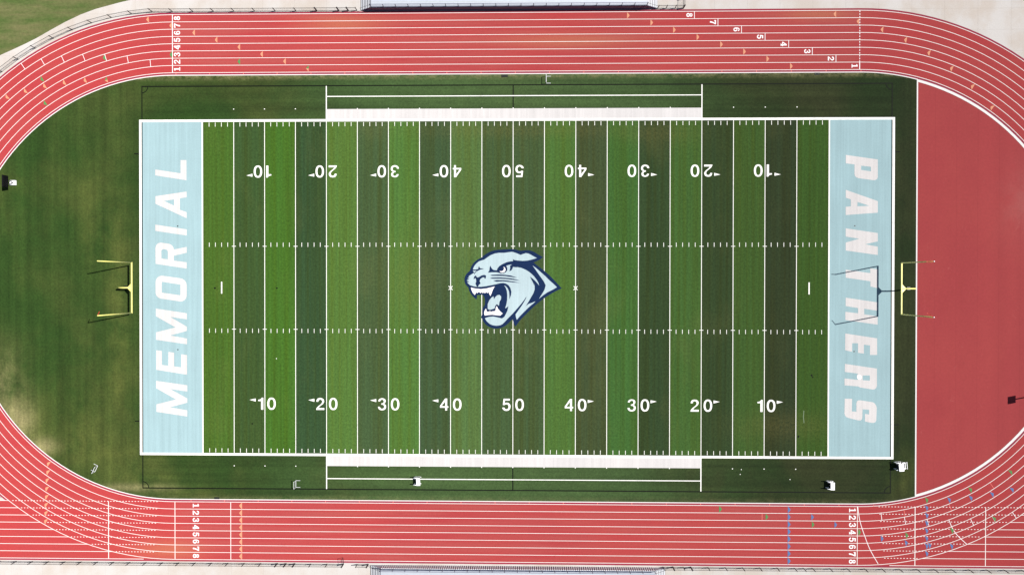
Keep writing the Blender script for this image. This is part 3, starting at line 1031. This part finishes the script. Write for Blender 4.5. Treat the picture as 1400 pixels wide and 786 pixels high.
for w in ([(525, 540), (560, 533), (700, 527), (800, 533), (900, 547), (1015, 586), (900, 572), (800, 557), (700, 553), (560, 553)],
          [(518, 595), (560, 583), (700, 580), (850, 589), (950, 605), (1065, 638), (950, 626), (850, 612), (700, 603), (560, 604)],
          [(578, 638), (640, 627), (750, 628), (850, 638), (950, 654), (1065, 679), (950, 669), (850, 660), (750, 650), (640, 656)]):
    flat('whisker', [T(TA, w)], Z3, M_NAVY, emb)
flat('cheek_line', [T(TC, [(600, 38), (650, 26), (700, 22), (745, 32), (790, 60), (820, 105), (836, 165), (830, 220), (804, 292), (803, 230), (798, 165), (775, 110), (742, 74), (700, 57), (640, 48)])], Z3, M_NAVY, emb)
flat('upper_teeth', [T(TC, [(166, 98), (235, 114), (330, 124), (430, 112), (500, 95), (562, 80), (535, 120), (515, 170), (490, 238), (473, 205), (455, 165), (443, 190), (422, 172), (400, 190), (378, 178), (362, 190), (346, 172), (328, 190), (310, 176), (290, 172), (275, 190), (252, 178), (232, 220), (200, 185), (178, 140)])], Z3, M_TOOTH, emb)
flat('lower_teeth', [T(TC, [(386, 520), (396, 475), (418, 443), (426, 492), (455, 498), (480, 488), (505, 498), (530, 488), (555, 490), (575, 475), (580, 430), (595, 402), (615, 450), (650, 490), (692, 525), (650, 560), (600, 555), (520, 545), (450, 550), (396, 560)])], Z3, M_TOOTH, emb)
flat('tongue', [T(TC, [(445, 450), (445, 370), (470, 310), (505, 265), (540, 242), (548, 292), (565, 260), (600, 225), (640, 218), (668, 245), (664, 290), (640, 330), (630, 398), (595, 370), (570, 398), (555, 445), (520, 455), (480, 467)])], Z3, M_ICE, emb)
flat('eye', [T(TA, ell(745, 440, 56, 54, 2))], Z3 + 0.004, M_TOOTH, emb)
flat('pupil', [T(TA, ell(722, 420, 52, 50, 2))], Z3 + 0.008, M_NAVY, emb)

# ------------------------------------------------------------------ goal posts
def goal_post(s, label, ribbons):
    g = empty('goal_post', (s * FX, 0, 0), 0 if s > 0 else PI)
    tag(g, label, 'goal post', 'goal posts behind the end zones')
    HW, HB, HT = 3.62, 3.10, 12.29
    bm = bmesh.new()
    bevel_box_bm(bm, (0, 0, HB), (0.19, 2 * HW + 0.16, 0.19), 0.05)
    bm_obj('crossbar', bm, M_YELLOW, g)
    for k, t in enumerate((-1, 1)):
        bm = bmesh.new()
        tube_bm(bm, [(0, t * HW, HB + 0.05), (0, t * HW, HT)], 0.076, 10)
        u = bm_obj('upright', bm, M_YELLOW, g, True)
        dx, dy, dz = ribbons[k]
        bm = bmesh.new()
        a = Vector((0, t * HW, HT - 0.05))
        d = Vector((dx, dy, dz))
        side = Vector((-d.y, d.x, 0)).normalized() * 0.05
        prev = None
        for q in range(6):
            f = q / 5
            c = a + d * f + Vector((0, 0, 0.06 * math.sin(f * 6)))
            v = [bm.verts.new(c + side * sg + Vector((0, 0, h))) for sg, h in ((-1, 0), (1, 0), (1, 0.02), (-1, 0.02))]
            if prev:
                for e in range(4):
                    bm.faces.new((prev[e], prev[(e + 1) % 4], v[(e + 1) % 4], v[e]))
            prev = v
        bm_obj('ribbon', bm, M_RIBBON, u)
        bm = bmesh.new()
        bmesh.ops.create_uvsphere(bm, u_segments=8, v_segments=6, radius=0.085, matrix=Matrix.Translation((0, t * HW, HT + 0.02)))
        bm_obj('cap', bm, M_WHITEM if s > 0 else M_YELLOW, u, True)
    pts = [(2.4, 0, 0.0), (2.4, 0, 1.5)]
    for i in range(9):
        q = i / 8 * PI / 2
        pts.append((2.4 - 1.2 + 1.2 * math.cos(q), 0, 1.85 + 1.2 * math.sin(q)))
    pts.append((0.05, 0, HB - 0.05))
    bm = bmesh.new()
    tube_bm(bm, pts, 0.105, 10)
    bm_obj('gooseneck', bm, M_YELLOW, g, True)
    bm = bmesh.new()
    for t in (-1, 1):
        v = [bm.verts.new(p) for p in ((0.08, t * 0.05, HB - 0.03), (0.62, t * 0.05, HB - 0.03), (0.08, t * 0.62, HB - 0.03),
                                       (0.08, t * 0.05, HB + 0.03), (0.62, t * 0.05, HB + 0.03), (0.08, t * 0.62, HB + 0.03))]
        for f in ((0, 1, 2), (5, 4, 3), (0, 3, 4, 1), (1, 4, 5, 2), (2, 5, 3, 0)):
            bm.faces.new([v[i] for i in f])
    bmesh.ops.recalc_face_normals(bm, faces=bm.faces[:])
    bm_obj('gusset', bm, M_YELLOW, g)
    bm = bmesh.new()
    bevel_box_bm(bm, (2.4, 0, 0.04), (0.5, 0.5, 0.08), 0.02)
    bm_obj('base_plate', bm, M_BLACK, g)
    return g


# ribbons are given in the post's own axes (the left post is turned half round)
goal_post(1, 'yellow goal post behind the PANTHERS end zone, beside the red D-zone', [(-0.75, 0.55, -0.25), (-0.85, -0.02, -0.25)])
goal_post(-1, 'yellow goal post standing on grass behind the MEMORIAL end zone', [(0.25, 0.06, -0.5), (-0.1, -0.55, -0.15)])

# ------------------------------------------------------------------ chain link fences
FH = 1.25


def fence_meshes(L):
    bm = bmesh.new()
    n = int(L / 0.16)
    top, bot = FH - 0.06, 0.05
    hgt = top - bot
    for sgn in (-1, 1):
        x = -hgt
        while x < L:
            a0, b0 = x, x + hgt
            za, zb = (bot, top) if sgn > 0 else (top, bot)
            ca, cb = max(a0, 0.02), min(b0, L - 0.02)
            if cb - ca > 0.05:
                z1 = za + (zb - za) * (ca - a0) / hgt
                z2 = za + (zb - za) * (cb - a0) / hgt
                tube_bm(bm, [(ca, 0.006 * sgn, z1), (cb, 0.006 * sgn, z2)], 0.0024, 3, False)
            x += 0.16
    me = bpy.data.meshes.new('mesh_panel')
    bm.to_mesh(me)
    bm.free()
    me.materials.append(M_WIRE)
    bm = bmesh.new()
    tube_bm(bm, [(0, 0, FH), (L, 0, FH)], 0.030, 6)
    r1 = bpy.data.meshes.new('top_rail')
    bm.to_mesh(r1)
    bm.free()
    r1.materials.append(M_BLACK)
    bm = bmesh.new()
    tube_bm(bm, [(0, 0, 0.06), (L, 0, 0.06)], 0.016, 6)
    r2 = bpy.data.meshes.new('bottom_rail')
    bm.to_mesh(r2)
    bm.free()
    r2.materials.append(M_BLACK)
    return me, r1, r2


def post_mesh(r):
    bm = bmesh.new()
    tube_bm(bm, [(0, 0, 0), (0, 0, FH + 0.04)], r, 8)
    bmesh.ops.create_uvsphere(bm, u_segments=8, v_segments=5, radius=r * 1.25, matrix=Matrix.Translation((0, 0, FH + 0.05)))
    me = bpy.data.meshes.new('post')
    bm.to_mesh(me)
    bm.free()
    me.materials.append(M_BLACK)
    return me


POST_THIN, POST_FAT = post_mesh(0.058), post_mesh(0.10)
_cache = {}


def fence(pts, label, fat=(), skip=(), group='chain link fences round the track'):
    f = empty('chain_link_fence', (pts[0][0], pts[0][1], 0))
    tag(f, label, 'fence', group)
    for i, p in enumerate(pts):
        o = link('post', POST_FAT if i in fat else POST_THIN, None, f)
        o.location = (p[0] - pts[0][0], p[1] - pts[0][1], 0)
        if i + 1 < len(pts) and i not in skip:
            q = pts[i + 1]
            L = round(math.hypot(q[0] - p[0], q[1] - p[1]), 2)
            if L not in _cache:
                _cache[L] = fence_meshes(L)
            a = math.atan2(q[1] - p[1], q[0] - p[0])
            for nm, me in zip(('mesh_panel', 'top_rail', 'bottom_rail'), _cache[L]):
                e = link(nm, me, None, f)
                e.location = o.location
                e.rotation_euler = (0, 0, a)
    return f


RF = 40.72
bay = 3.05
pts = []
da = bay / RF
k = 11
for i in range(k, 0, -1):
    a = PI / 2 + da * i
    pts.append((-XS + (RF + 0.03 * min(i, 4)) * math.cos(a), (RF + 0.03 * min(i, 4)) * math.sin(a)))
x = -XS
while x < -27.0:
    pts.append((x, 40.60))
    x += bay
nA = len(pts)
pts += [(-25.6, 40.60), (-24.2, 40.60), (-22.9, 40.60)]
fence(pts, 'black chain link fence curving round the grass lawn corner up to the navy fronted stand', fat=(nA - 1, nA, nA + 1), skip=())
fence([(21.0, 40.62), (22.2, 40.62), (23.5, 40.62), (24.7, 40.62), (24.75, 42.0), (24.75, 44.2), (24.75, 46.4)], 'short black chain link fence turning a corner at the end of the navy fronted stand', fat=(3, 4))
# bottom left: posts at 2.44 m, a gate standing open over the track edge
pts = [(-86.0 + 2.44 * i, -40.66) for i in range(22)]
xs_b = pts[-1][0]
pts += [(xs_b + 1.3, -40.66), (xs_b + 2.6, -40.66)]
x = xs_b + 2.6
while x < -26.6:
    x += 2.40
    pts.append((x, -40.66))
fb = fence(pts, 'long black chain link fence along the sprint straight start, its gate standing open', fat=(21, 22, 23, len(pts) - 1))
gx, gy = pts[-1][0] - pts[0][0], 0.0
g = empty('gate')
g.parent = fb
g.location = (gx + 0.06, 0.02, 0)
g.rotation_euler = (0, 0, math.radians(96))
bm = bmesh.new()
tube_bm(bm, [(0.03, 0, 0.08), (0.95, 0, 0.08), (0.95, 0, FH), (0.03, 0, FH), (0.03, 0, 0.08)], 0.03, 6)
bm_obj('gate_frame', bm, M_BLACK, g)
me_, _, _ = fence_meshes(0.94)
link('gate_mesh', me_, None, g)
fence([(-22.9, -40.66), (-21.3, -40.66)], 'single bay of black chain link fence beside the stair of the picket fronted stand', fat=(1,))
pts = [(22.0, -40.66), (23.4, -40.66), (24.9, -40.66), (26.0, -40.66)]
x = 26.0
while x < 84:
    x += 2.50 if not 40.5 < x < 43 else 1.3
    pts.append((x, -40.66))
fence(pts, 'long black chain link fence beside the sprint straight under the curved start lines', fat=(1, 3))

# ------------------------------------------------------------------ stands
def stand(s, x0, x1, yf, front, label):
    """aluminium stand: raised walkway behind a low front wall, stairs at both ends, bench rows behind.  s=+1 rises to +y"""
    g = empty('bleacher', ((x0 + x1) / 2, yf, 0))
    tag(g, label, 'bleacher', 'bleachers along the straights')
    cx = (x0 + x1) / 2
    HD = 1.45
    L = x1 - x0
    hx = L / 2

    def P(x, y, z):
        return (x, s * y, z)
    bm = bmesh.new()
    n = int(L / 3.0)
    bevel_box_bm(bm, P(0, 1.15, HD - 0.05), (L, 2.2, 0.10), 0.01)
    bm_obj('walkway_deck', bm, M_ALU, g)
    if front == 'panel':
        n = int(round(L / 1.83))
        for i in range(n):
            bm = bmesh.new()
            w = L / n
            bevel_box_bm(bm, P(-hx + (i + 0.5) * w, 0.0, HD / 2 - 0.02), (w - 0.02, 0.05, HD - 0.06), 0.008)
            bm_obj('front_panel', bm, M_NAVYM, g)
    else:
        bm = bmesh.new()
        box_bm(bm, P(0, 0.09, HD / 2 - 0.03), (L, 0.04, HD - 0.08))
        bm_obj('front_backing', bm, M_NAVYM, g)
        bm = bmesh.new()
        box_bm(bm, (0, 0, 0), (0.17, 0.05, HD - 0.04))
        pm = bpy.data.meshes.new('picket')
        bm.to_mesh(pm)
        bm.free()
        pm.materials.append(M_SLAT)
        n = int(L / 0.31)
        for i in range(n):
            o = link('picket', pm, None, g)
            o.location = P(-hx + (i + 0.5) * L / n, 0.02, HD / 2)
    # front guard rail
    n = int(round(L / 1.83))
    bm = bmesh.new()
    tube_bm(bm, [(0, 0, -0.1), (0, 0, 1.07)], 0.045, 8)
    rm = bpy.data.meshes.new('rail_post')
    bm.to_mesh(rm)
    bm.free()
    rm.materials.append(M_NAVYM)
    for i in range(n + 1):
        o = link('rail_post', rm, None, g)
        o.location = P(-hx + 0.05 + i * (L - 0.1) / n, 0.10, HD)
    for h in (1.05, 0.55, 0.12):
        bm = bmesh.new()
        tube_bm(bm, [P(-hx, 0.10, HD + h), P(hx, 0.10, HD + h)], 0.034 if h > 1 else 0.022, 6)
        bm_obj('guard_rail', bm, M_NAVYM, g)
    # stairs
    for e in (-1, 1):
        st = empty('stair')
        st.parent = g
        ns = 6
        rise, run = HD / (ns + 1), 0.28
        for i in range(ns):
            x = e * (hx + (i + 0.5) * run)
            z = HD - (i + 1) * rise
            bm = bmesh.new()
            bevel_box_bm(bm, P(x, 1.25, z - 0.03), (run - 0.09, 2.4, 0.06), 0.008)
            bm_obj('tread', bm, M_TREAD, st)
            bm = bmesh.new()
            box_bm(bm, P(x + e * run / 2 - e * 0.02, 1.25, z - rise / 2 - 0.02), (0.02, 2.4, rise - 0.06))
            bm_obj('riser', bm, M_BLACK, st)
        xe = hx + ns * run
        for y in (0.04, 2.46):
            bm = bmesh.new()
            v = []
            for dy in (-0.025, 0.025):
                for x, z in ((hx, HD), (xe, 0.12), (xe, 0.0), (hx, 0.0)):
                    v.append(bm.verts.new(P(e * x, y + dy, z)))
            for f in ((0, 1, 2, 3), (7, 6, 5, 4), (0, 4, 5, 1), (1, 5, 6, 2), (2, 6, 7, 3), (3, 7, 4, 0)):
                bm.faces.new([v[i] for i in f])
            bmesh.ops.recalc_face_normals(bm, faces=bm.faces[:])
            bm_obj('stair_side', bm, M_NAVYM if front == 'panel' else M_ALU, st)
            bm = bmesh.new()
            tube_bm(bm, [P(e * hx, y, HD), P(e * hx, y, HD + 1.0), P(e * xe, y, 1.05), P(e * xe, y, 0)], 0.022, 6)
            bm_obj('hand_rail', bm, M_BLACK, st)
    # bench rows behind the walkway
    for r in range(6):
        z = HD + 0.22 * (r + 1)
        y = 2.45 + 0.76 * r
        bm = bmesh.new()
        bevel_box_bm(bm, P(0, y + 0.30, z - 0.03), (L, 0.60, 0.05), 0.01)
        bm_obj('foot_board', bm, M_ALU, g)
        bm = bmesh.new()
        bevel_box_bm(bm, P(0, y + 0.58, z + 0.40), (L, 0.26, 0.05), 0.01)
        bm_obj('bench_seat', bm, M_ALU, g)
        bm = bmesh.new()
        box_bm(bm, (0, 0, 0), (0.08, 0.08, z + 0.36))
        sm = bpy.data.meshes.new('bench_support')
        bm.to_mesh(sm)
        bm.free()
        sm.materials.append(M_ALU)
        for i in range(int(L / 3) + 1):
            o = link('bench_support', sm, None, g)
            o.location = P(-hx + 0.2 + i * (L - 0.4) / int(L / 3), y + 0.58, z / 2 + 0.18)
    return g


stand(1, -20.6, 19.3, 40.55, 'panel', 'aluminium stand with a shaded navy front wall, beyond the track edge with staggered lane numbers')
stand(-1, -19.2, 20.6, -40.72, 'picket', 'aluminium stand with a white picket front, beside the sprint straight')

# ------------------------------------------------------------------ hurdles
def hurdle(loc, ang, label):
    """base legs point along local +x, board stands over the local x=0 end"""
    h = empty('hurdle', (loc[0], loc[1], 0.013), ang)
    tag(h, label, 'hurdle', 'spare hurdles on the infield grass')
    for t in (-1, 1):
        bm = bmesh.new()
        bevel_box_bm(bm, (0.32, t * 0.50, 0.05), (0.68, 0.06, 0.06), 0.015)
        bm_obj('base_leg', bm, M_HURDLE, h)
        bm = bmesh.new()
        bevel_box_bm(bm, (0, t * 0.50, 0.52), (0.05, 0.05, 0.88), 0.01)
        bm_obj('upright', bm, M_HURDLE, h)
    bm = bmesh.new()
    bevel_box_bm(bm, (0, 0, 0.05), (0.07, 0.93, 0.06), 0.015)
    bm_obj('base_bar', bm, M_HURDLE, h)
    bm = bmesh.new()
    bevel_box_bm(bm, (-0.03, 0, 0.96), (0.055, 1.10, 0.09), 0.012)
    bm_obj('top_board', bm, M_HURDLE, h)
    return h


hurdle(at(404.6, 661), 0.0, 'white hurdle on the grass strip just left of the near team box end line')
hurdle(at(746.8, 109.5), 0.0, 'white hurdle on the worn grass verge just past the halfway line')
a0, b0 = Vector(at(133.9, 636.3)), Vector(at(130.1, 644.4))
dv = (b0 - a0)
hurdle((a0 + b0) / 2, math.atan2(dv.y, dv.x) + PI / 2 + PI, 'white hurdle standing askew on the dry grass inside the bend')


# ------------------------------------------------------------------ training sleds with white tops
def sled(loc, ang, label, kind):
    g = empty('training_sled', (loc[0], loc[1], 0.013), ang)
    tag(g, label, 'training sled', 'white topped training sleds')
    if kind == 'double':
        slabs = [((0.08, -0.10, 1.20), (0.68, 1.06, 0.10), -0.10)]
    else:
        slabs = [((0.16, -0.04, 0.98), (0.56, 1.10, 0.09), -0.12)]
    for c, s_, tilt in slabs:
        bm = bmesh.new()
        bevel_box_bm(bm, c, s_, 0.02, Euler((0, tilt, 0.06)).to_matrix())
        bm_obj('top_pad', bm, M_WHITEM, g)
        bm = bmesh.new()
        bevel_box_bm(bm, (c[0] - 0.06, c[1], c[2] * 0.52), (s_[0] * 0.75, s_[1] * 0.74, c[2] * 0.7), 0.04)
        bm_obj('body_pad', bm, M_DARK, g)
    for t in (-1, 1):
        bm = bmesh.new()
        tube_bm(bm, [(-0.52, t * 0.48, 0.06), (0.30, t * 0.48, 0.06), (0.48, t * 0.48, 0.22)], 0.045, 8)
        tube_bm(bm, [(-0.56, t * 0.50, 0.94), (0.14, t * 0.50, 0.98)], 0.065, 8)
        tube_bm(bm, [(-0.46, t * 0.48, 0.06), (-0.46, t * 0.50, 0.94)], 0.03, 8)
        bm_obj('skid', bm, M_WHITEM, g, True)
    for c_x in (-0.02, 0.34):
        bm = bmesh.new()
        tube_bm(bm, [(c_x, -0.48, 0.08), (c_x, -0.40, 0.5), (c_x, 0.40, 0.5), (c_x, 0.48, 0.08)], 0.03, 8)
        bm_obj('brace', bm, M_DARK, g)
    if kind == 'double':
        bm = bmesh.new()
        for p, s_ in (((0.50, 0.0, 0.62), (0.10, 0.98, 0.07)), ((0.86, 0.0, 0.62), (0.09, 0.98, 0.07)), ((0.68, 0.44, 0.62), (0.40, 0.12, 0.07)), ((0.68, -0.44, 0.62), (0.40, 0.16, 0.07))):
            bevel_box_bm(bm, p, s_, 0.012)
        bm_obj('second_frame', bm, M_WHITEM, g)
        bm = bmesh.new()
        bevel_box_bm(bm, (0.68, 0, 0.30), (0.22, 0.72, 0.55), 0.03)
        bm_obj('inner_pad', bm, M_DARK, g)
        bm = bmesh.new()
        tube_bm(bm, [(1.24, -0.54, 0.45), (1.20, 0.50, 0.45)], 0.05, 8)
        tube_bm(bm, [(1.24, -0.45, 0.45), (0.86, -0.40, 0.55)], 0.02, 6)
        tube_bm(bm, [(1.20, 0.42, 0.45), (0.86, 0.40, 0.55)], 0.02, 6)
        bm_obj('push_bar', bm, M_WHITEM, g, True)
    return g


sled(at(571.5, 655.8), 0.0, 'white topped training sled on the team box line, its black shadow on the grass', 'single')
sled(at(1133.5, 661.6), -0.06, 'white topped training sled on open grass inside the dark corner arc', 'single')
sled(at(1226.5, 635.5), 0.05, 'largest white training sled, with open second frame, by the PANTHERS end zone corner', 'double')


# ------------------------------------------------------------------ play clocks
def play_clock(loc, ang, label, wide, z0, z1, posts):
    g = empty('play_clock', (loc[0], loc[1], 0.013), ang)
    tag(g, label, 'play clock', 'play clocks at the field ends')
    bm = bmesh.new()
    bevel_box_bm(bm, (0, 0, (z0 + z1) / 2), (0.16, wide, z1 - z0), 0.03)
    bm_obj('cabinet', bm, M_SCREEN, g)
    bm = bmesh.new()
    bevel_box_bm(bm, (0.09, 0, (z0 + z1) / 2), (0.03, wide * 0.86, (z1 - z0) * 0.8), 0.01)
    bm_obj('display', bm, M_SCREEN, g)
    for y in posts:
        bm = bmesh.new()
        tube_bm(bm, [(0, y, 0), (0, y, z0 + 0.02)], 0.05 if len(posts) > 1 else 0.085, 8)
        bm_obj('post', bm, M_BLACK, g)
    bm = bmesh.new()
    bevel_box_bm(bm, (0.02, 0, 0.18), (0.86, 0.72, 0.36), 0.05)
    b = bm_obj('ballast_box', bm, M_WHITEM, g)
    bm = bmesh.new()
    bevel_box_bm(bm, (0.0, 0, 0.37), (0.30, 0.20, 0.03), 0.01)
    bm_obj('clamp', bm, M_BLACK, b)
    return g


play_clock(at(18.8, 250.3), 0.0, 'black play clock on a white ballast box on the grass at the picture edge', 1.75, 1.35, 2.62, (-0.22, 0.22))
play_clock(at(1406.5, 542.0), 0.0, 'black play clock on a single post whose square shadow falls on the red D-zone', 1.05, 2.95, 4.50, (0.0,))

# ------------------------------------------------------------------ small things
def cover(px, py, w, h, label):
    p = at(px, py)
    c = empty('valve_cover', (p[0], p[1], 0.012))
    tag(c, label, 'drain cover', 'dark covers in the grass verge')
    bm = bmesh.new()
    bevel_box_bm(bm, (0, 0, 0.01), (w, h, 0.03), 0.008)
    bm_obj('lid', bm, M_COVER, c)
    bm = bmesh.new()
    for q in (-0.3, 0.3):
        box_bm(bm, (q * w, 0, 0.03), (0.12, 0.05, 0.02))
    bm_obj('handle', bm, M_BLACK, c)


M_COVER = mat_metal('dark green lid', srgb(20, 30, 16, 0.5), 0.8)
cover(689.8, 104.3, 0.95, 0.40, 'dark green cover in the worn verge beside the halfway line')
cover(1117, 101.4, 0.75, 0.36, 'dark green cover in the worn verge below the staggered lane 3 number')
cover(296.5, 680.5, 0.75, 0.30, 'dark green cover in the verge above the painted lane 1 number')

p = at(1174.6, 515.3)
bm = bmesh.new()
bmesh.ops.create_cone(bm, cap_ends=True, segments=20, radius1=0.28, radius2=0.10, depth=0.09, matrix=Matrix.Translation((p[0], p[1], 0.075)))
bmesh.ops.create_cone(bm, cap_ends=True, segments=20, radius1=0.32, radius2=0.28, depth=0.02, matrix=Matrix.Translation((p[0], p[1], 0.039)))
tag(bm_obj('disc_cone', bm, M_WHITEM, None), 'bright white disc cone lying on the letter R of PANTHERS', 'disc cone')
for i, (x, y, lb) in enumerate(((1168.7, 308.9, 'tiny black sprinkler head beside the letter N of PANTHERS'), (1167.6, 480.4, 'tiny black sprinkler head beside the letter E of PANTHERS'),
                                (243, 309.2, 'tiny black sprinkler head beside the letter I of MEMORIAL'), (243.3, 477.8, 'tiny black sprinkler head beside the letter E of MEMORIAL'))):
    p = at(x, y)
    bm = bmesh.new()
    bmesh.ops.create_cone(bm, cap_ends=True, segments=12, radius1=0.10, radius2=0.08, depth=0.03, matrix=Matrix.Translation((p[0], p[1], 0.040)))
    bmesh.ops.create_cone(bm, cap_ends=True, segments=12, radius1=0.04, radius2=0.03, depth=0.03, matrix=Matrix.Translation((p[0], p[1], 0.066)))
    tag(bm_obj('sprinkler_head', bm, M_BLACK, None), lb, 'sprinkler', 'sprinkler heads in the end zones')
